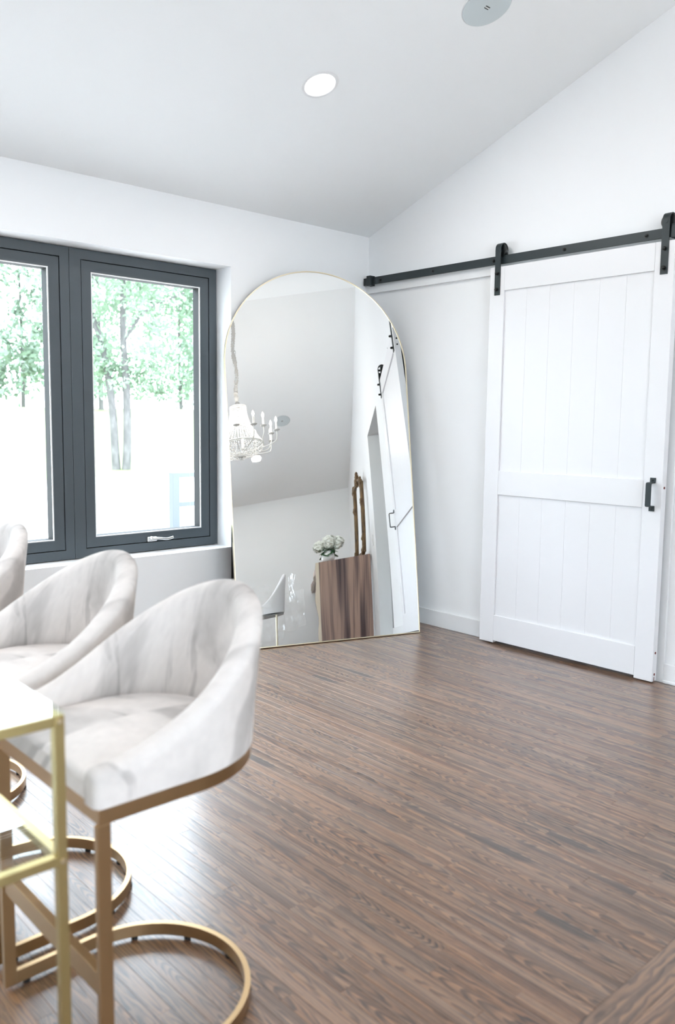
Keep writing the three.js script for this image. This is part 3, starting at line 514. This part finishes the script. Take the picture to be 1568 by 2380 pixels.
{ // chandelier under the ridge
  const cx = -1.41, cz = ZR, o = thing('chandelier', 'crystal bead chandelier with lit candle bulbs hanging from the ridge, seen in the mirror', 'chandelier', [cx, 0, cz]);
  mesh('ceiling_rose', new THREE.LatheGeometry([[0.0001, -0.05], [0.04, -0.045], [0.065, -0.02], [0.07, 0.0]].map(([a, b]) => new THREE.Vector2(a, b)).reverse(), 32).translate(0, RIDGE - 0.012, 0), M.iron, o);
  const links = []; for (let i = 0, y = 2.665; y < RIDGE - 0.06; i++, y += 0.036) links.push(new THREE.TorusGeometry(0.018, 0.0045, 6, 14).scale(0.7, 1.25, 1).rotateY(i % 2 ? 1.57 : 0).rotateZ(Math.sin(i * 1.7) * 0.25).translate(Math.sin(i * 0.9) * 0.006, y, Math.cos(i * 1.3) * 0.006));
  mesh('chain', links, M.iron, o);
  const sl = []; for (let y = 2.63, i = 0; y < RIDGE - 0.06; y += 0.008, i++) sl.push(new THREE.Vector2(0.011 + 0.007 * Math.abs(Math.sin(i * 0.9)) + 0.006 * vnoise(i * 0.37, 4), y)); const sg = new THREE.LatheGeometry(sl, 14), sp = sg.attributes.position; for (let i = 0; i < sp.count; i++) { const y = sp.getY(i); sp.setX(i, sp.getX(i) * (0.8 + 0.5 * vnoise(y * 30, sp.getZ(i) * 90)) + 0.012 * Math.sin(y * 13)); sp.setZ(i, sp.getZ(i) + 0.010 * Math.cos(y * 17)); } sg.computeVertexNormals();
  mesh('chain_sleeve', sg, std(lin(0.52, 0.50, 0.47), 0.85), o, 'gathered grey fabric sleeve over the chain');
  const ring = (r, y, t) => new THREE.TorusGeometry(r, t, 8, 64).rotateX(Math.PI / 2).translate(0, y, 0);
  mesh('top_ring', [ring(0.085, 2.615, 0.008), ring(0.085, 2.630, 0.006), tube([[-0.085, 2.625, 0], [0, 2.675, 0], [0.085, 2.625, 0]], 0.004, 16, 6), tube([[0, 2.625, -0.085], [0, 2.675, 0], [0, 2.625, 0.085]], 0.004, 16, 6)], M.iron, o);
  mesh('body_ring', [ring(0.25, 2.215, 0.008), ring(0.25, 2.200, 0.005)], M.iron, o);
  mesh('hub', [new THREE.SphereGeometry(0.03, 20, 12).scale(1, 0.6, 1).translate(0, 2.100, 0), new THREE.SphereGeometry(0.014, 12, 8).translate(0, 2.075, 0)], M.iron, o);
  const bead = new THREE.OctahedronGeometry(0.0085, 0), beads = [], mt = new THREE.Matrix4();
  for (let k = 0; k < 44; k++) { const a = k / 44 * 6.2832; for (let i = 0; i < 24; i++) { const t = i / 23, r = 0.085 + 0.165 * Math.pow(t, 1.9), y = 2.605 - 0.385 * t; beads.push(mt.clone().makeTranslation(r * Math.cos(a), y, r * Math.sin(a))); } for (let i = 1; i < 11; i++) { const t = i / 11, r = 0.25 * Math.cos(t * 1.5), y = 2.195 - 0.10 * Math.sin(t * 1.5); beads.push(mt.clone().makeTranslation(r * Math.cos(a), y, r * Math.sin(a))); } }
  const im = new THREE.InstancedMesh(bead, M.crystal, beads.length); beads.forEach((m, i) => im.setMatrixAt(i, m)); im.name = 'crystal_beads'; im.userData.kind = 'stuff'; shadow(im); o.add(im);
  for (let k = 0; k < 14; k++) {
    const a = (k + 0.5) / 14 * 6.2832, c = Math.cos(a), s = Math.sin(a), R = k % 2 ? 0.41 : 0.345, yo = k % 2 ? 0.01 : 0.035;
    const arm = mesh('arm', tube([[0, 2.105, 0], [c * 0.14, 2.130, s * 0.14], [c * 0.30, 2.155, s * 0.30], [c * (R - 0.015), 2.175 + yo, s * (R - 0.015)], [c * R, 2.215 + yo, s * R], [c * R, 2.280 + yo, s * R]], 0.005, 30, 8), M.iron, o);
    mesh('candle_cup', new THREE.LatheGeometry([[0.0001, 0], [0.02, 0.002], [0.036, 0.012], [0.034, 0.014], [0.0001, 0.006]].map(([p, q]) => new THREE.Vector2(p, q)), 20).translate(c * R, 2.278 + yo, s * R), M.iron, arm);
    mesh('candle', cyl(0.0105, 0.0105, 0.085, 14).translate(c * R, 2.329 + yo, s * R), M.candle, arm);
    mesh('bulb', new THREE.LatheGeometry([[0.0001, -0.03], [0.008, -0.028], [0.0145, -0.008], [0.011, 0.012], [0.0001, 0.034]].map(([p, q]) => new THREE.Vector2(p, q)), 16).translate(c * R, 2.402 + yo, s * R), M.bulbGlow, arm, 'lit flame shaped bulb');
    const L = new THREE.PointLight(lin(1, 0.93, 0.84), 0.07, 0, 2); L.position.set(c * R, 2.401 + yo, s * R); L.castShadow = true; L.shadow.radius = 0.5; o.add(L);
  }
}

// ------------------------------------------------------------------ outside: lawn, trees, deck railing
const groundY = (x, z) => { const d = Math.hypot(x + 3.9, z - 4); return -0.4 + 2.2 * sstep(16, 46, d) + 0.05 * (fbm(x * 0.3, z * 0.3, 2) - 0.5); };
{
  const g = new THREE.PlaneGeometry(160, 110, 80, 60).rotateX(-Math.PI / 2).translate(10, 0, -55.4), p = g.attributes.position;
  for (let i = 0; i < p.count; i++) p.setY(i, groundY(p.getX(i), p.getZ(i))); g.computeVertexNormals();
  tag(mesh('lawn', g, M.lawn), 'bright lawn outside the windows', 'lawn', null, 'structure');
  const pg = new THREE.PlaneGeometry(44, 14.6, 44, 16).rotateX(-Math.PI / 2).translate(2, 0, -7.6), pp = pg.attributes.position;
  for (let i = 0; i < pp.count; i++) pp.setY(i, groundY(pp.getX(i), pp.getZ(i)) + 0.06); pg.computeVertexNormals();
  tag(mesh('patio', pg, M.patio), 'pale concrete drive between the house and the lawn', 'drive', null, 'structure');
  function leaves(n, seed, rx, ry, rz, size, clumps) { // ragged crown of leaf cards gathered in clumps
    const R = rng(seed), P = [], C = [];
    for (let k = 0; k < clumps; k++) { let x, y, z; do { x = R() * 2 - 1; y = R() * 2 - 1; z = R() * 2 - 1; } while (x * x + y * y + z * z > 1); C.push([x * rx, y * ry, z * rz, 0.12 + 0.25 * R()]); }
    const a = new THREE.Vector3(), b = new THREE.Vector3();
    for (let i = 0; i < n; i++) {
      const c = C[Math.floor(R() * clumps)], g3 = () => (R() + R() + R() - 1.5) * 1.1, x = c[0] + g3() * c[3] * rx, y = c[1] + g3() * c[3] * ry * 0.6, z = c[2] + g3() * c[3] * rz;
      a.set(R() - 0.5, R() - 0.5, R() - 0.5).normalize().multiplyScalar(size * (0.6 + R() * 0.8)); b.set(R() - 0.5, R() - 0.5, R() - 0.5).cross(a).normalize().multiplyScalar(size * 0.5);
      P.push(x - a.x, y - a.y, z - a.z, x + b.x, y + b.y, z + b.z, x + a.x, y + a.y, z + a.z, x - a.x, y - a.y, z - a.z, x + a.x, y + a.y, z + a.z, x - b.x, y - b.y, z - b.z);
    }
    const g = new THREE.BufferGeometry(); g.setAttribute('position', new THREE.Float32BufferAttribute(P, 3)); g.computeVertexNormals(); g.setAttribute('uv', new THREE.Float32BufferAttribute(new Array(P.length / 3 * 2).fill(0), 2)); return g;
  }
  const limb = (pts, r0, r1) => { const g = tube(pts, 1, 24, 8), c = new THREE.CatmullRomCurve3(pts.map((q) => new THREE.Vector3(...q))), ps = g.attributes.position; for (let i = 0; i <= 24; i++) { const t = i / 24, q = c.getPointAt(t), r = r0 + (r1 - r0) * t; for (let j = 0; j <= 8; j++) { const k = i * 9 + j; ps.setXYZ(k, q.x + (ps.getX(k) - q.x) * r, q.y + (ps.getY(k) - q.y) * r, q.z + (ps.getZ(k) - q.z) * r); } } return g; };
  const tx = 6.86, tz = -16.31, ty = groundY(tx, tz);
  const tr = thing('twin_trunk_tree', 'slender tree with two trunks on the lawn outside the window', 'tree', [tx, ty, tz]);
  const rt = new THREE.Vector3(Math.cos(0.5), 0, Math.sin(0.5)), at = (s, y) => [rt.x * s, y, rt.z * s];
  mesh('trunk', limb([at(-0.12, -0.1), at(-0.15, 0.5), at(-0.2, 1.6), at(-0.42, 3.2), at(-0.85, 4.6), at(-1.1, 6.6)], 0.12, 0.045), M.bark, tr); mesh('trunk', limb([at(0.12, -0.1), at(0.16, 0.5), at(0.17, 2), at(0.1, 3.6), at(0.12, 5.2), at(0.0, 7.2)], 0.12, 0.05), M.bark, tr);
  mesh('branch', limb([at(-0.42, 3.1), at(-0.9, 3.7), at(-1.6, 4.0)], 0.05, 0.02), M.bark, tr); mesh('branch', limb([at(0.12, 3.4), at(0.7, 4.2), at(1.7, 4.7)], 0.05, 0.02), M.bark, tr); mesh('branch', limb([at(-0.5, 4.8), at(-1.4, 5.8), at(-2.4, 6.0)], 0.05, 0.02), M.bark, tr);
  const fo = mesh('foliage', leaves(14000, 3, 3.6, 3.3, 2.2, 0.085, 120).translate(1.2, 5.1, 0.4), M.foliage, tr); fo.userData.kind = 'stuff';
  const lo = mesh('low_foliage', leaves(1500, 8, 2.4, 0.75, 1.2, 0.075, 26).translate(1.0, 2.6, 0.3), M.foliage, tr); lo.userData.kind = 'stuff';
  const R = rng(77);
  for (let k = 0; k < 16; k++) {
    const az = -0.55 + k * 0.085 + (R() - 0.5) * 0.03, d = 41 + (k % 2) * 11 + R() * 2, x = -3.9 + d * Math.sin(az), z = 4 - d * Math.cos(az), y = groundY(x, z), h = 11 + R() * 5, w = 2.6 + R() * 0.8;
    const t = thing('background_tree', 'tree in the distant row beyond the lawn, glare paleness painted into its leaves', 'tree', [x, y, z], R() * 6, 'distant trees beyond the lawn');
    mesh('trunk', limb([[0, -0.2, 0], [0.1, h * 0.3, 0], [0, h * 0.75, 0.1]], 0.13, 0.05), M.bark, t);
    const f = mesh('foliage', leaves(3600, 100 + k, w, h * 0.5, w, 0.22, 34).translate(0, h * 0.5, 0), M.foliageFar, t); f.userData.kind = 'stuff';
  }
  // deck railing to the right
  const dk = thing('deck_railing', 'grey deck railing with post and two rails outside the window', 'railing', [0.365, groundY(0.3, -3), -3.0]);
  const by = -groundY(0.3, -3);
  mesh('post', rbox(-0.037, 0.037, -0.02, by + 0.745, -0.037, 0.037, 0.004), M.deckGrey, dk); mesh('post', rbox(1.65, 1.72, -0.02, by + 0.745, -0.037, 0.037, 0.004), M.deckGrey, dk);
  mesh('rail', rbox(0.0375, 1.6495, by + 0.70, by + 0.742, -0.03, 0.03, 0.004), M.deckGrey, dk); mesh('rail', rbox(0.0375, 1.6495, by + 0.415, by + 0.457, -0.022, 0.022, 0.004), M.deckGrey, dk);
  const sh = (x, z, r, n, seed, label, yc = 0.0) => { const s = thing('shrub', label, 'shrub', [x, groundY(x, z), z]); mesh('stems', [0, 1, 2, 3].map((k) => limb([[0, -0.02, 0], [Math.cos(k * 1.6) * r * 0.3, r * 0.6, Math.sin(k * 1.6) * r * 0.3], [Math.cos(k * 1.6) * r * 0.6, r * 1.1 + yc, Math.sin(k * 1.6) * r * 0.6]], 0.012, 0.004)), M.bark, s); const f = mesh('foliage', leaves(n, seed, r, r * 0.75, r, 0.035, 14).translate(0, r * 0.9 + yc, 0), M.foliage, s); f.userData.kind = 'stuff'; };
  sh(-0.72, -2.6, 0.28, 700, 31, 'low leafy shrub under the window nearest the arched mirror', 0.22);
  sh(0.43, -2.64, 0.2, 420, 32, 'climbing green shrub at the foot of the deck railing post', 0.3);
  sh(-2.3, -2.6, 0.26, 700, 33, 'low leafy shrub under the second window', 0.12);
}
console.log('all built');
renderer.render(scene, camera);
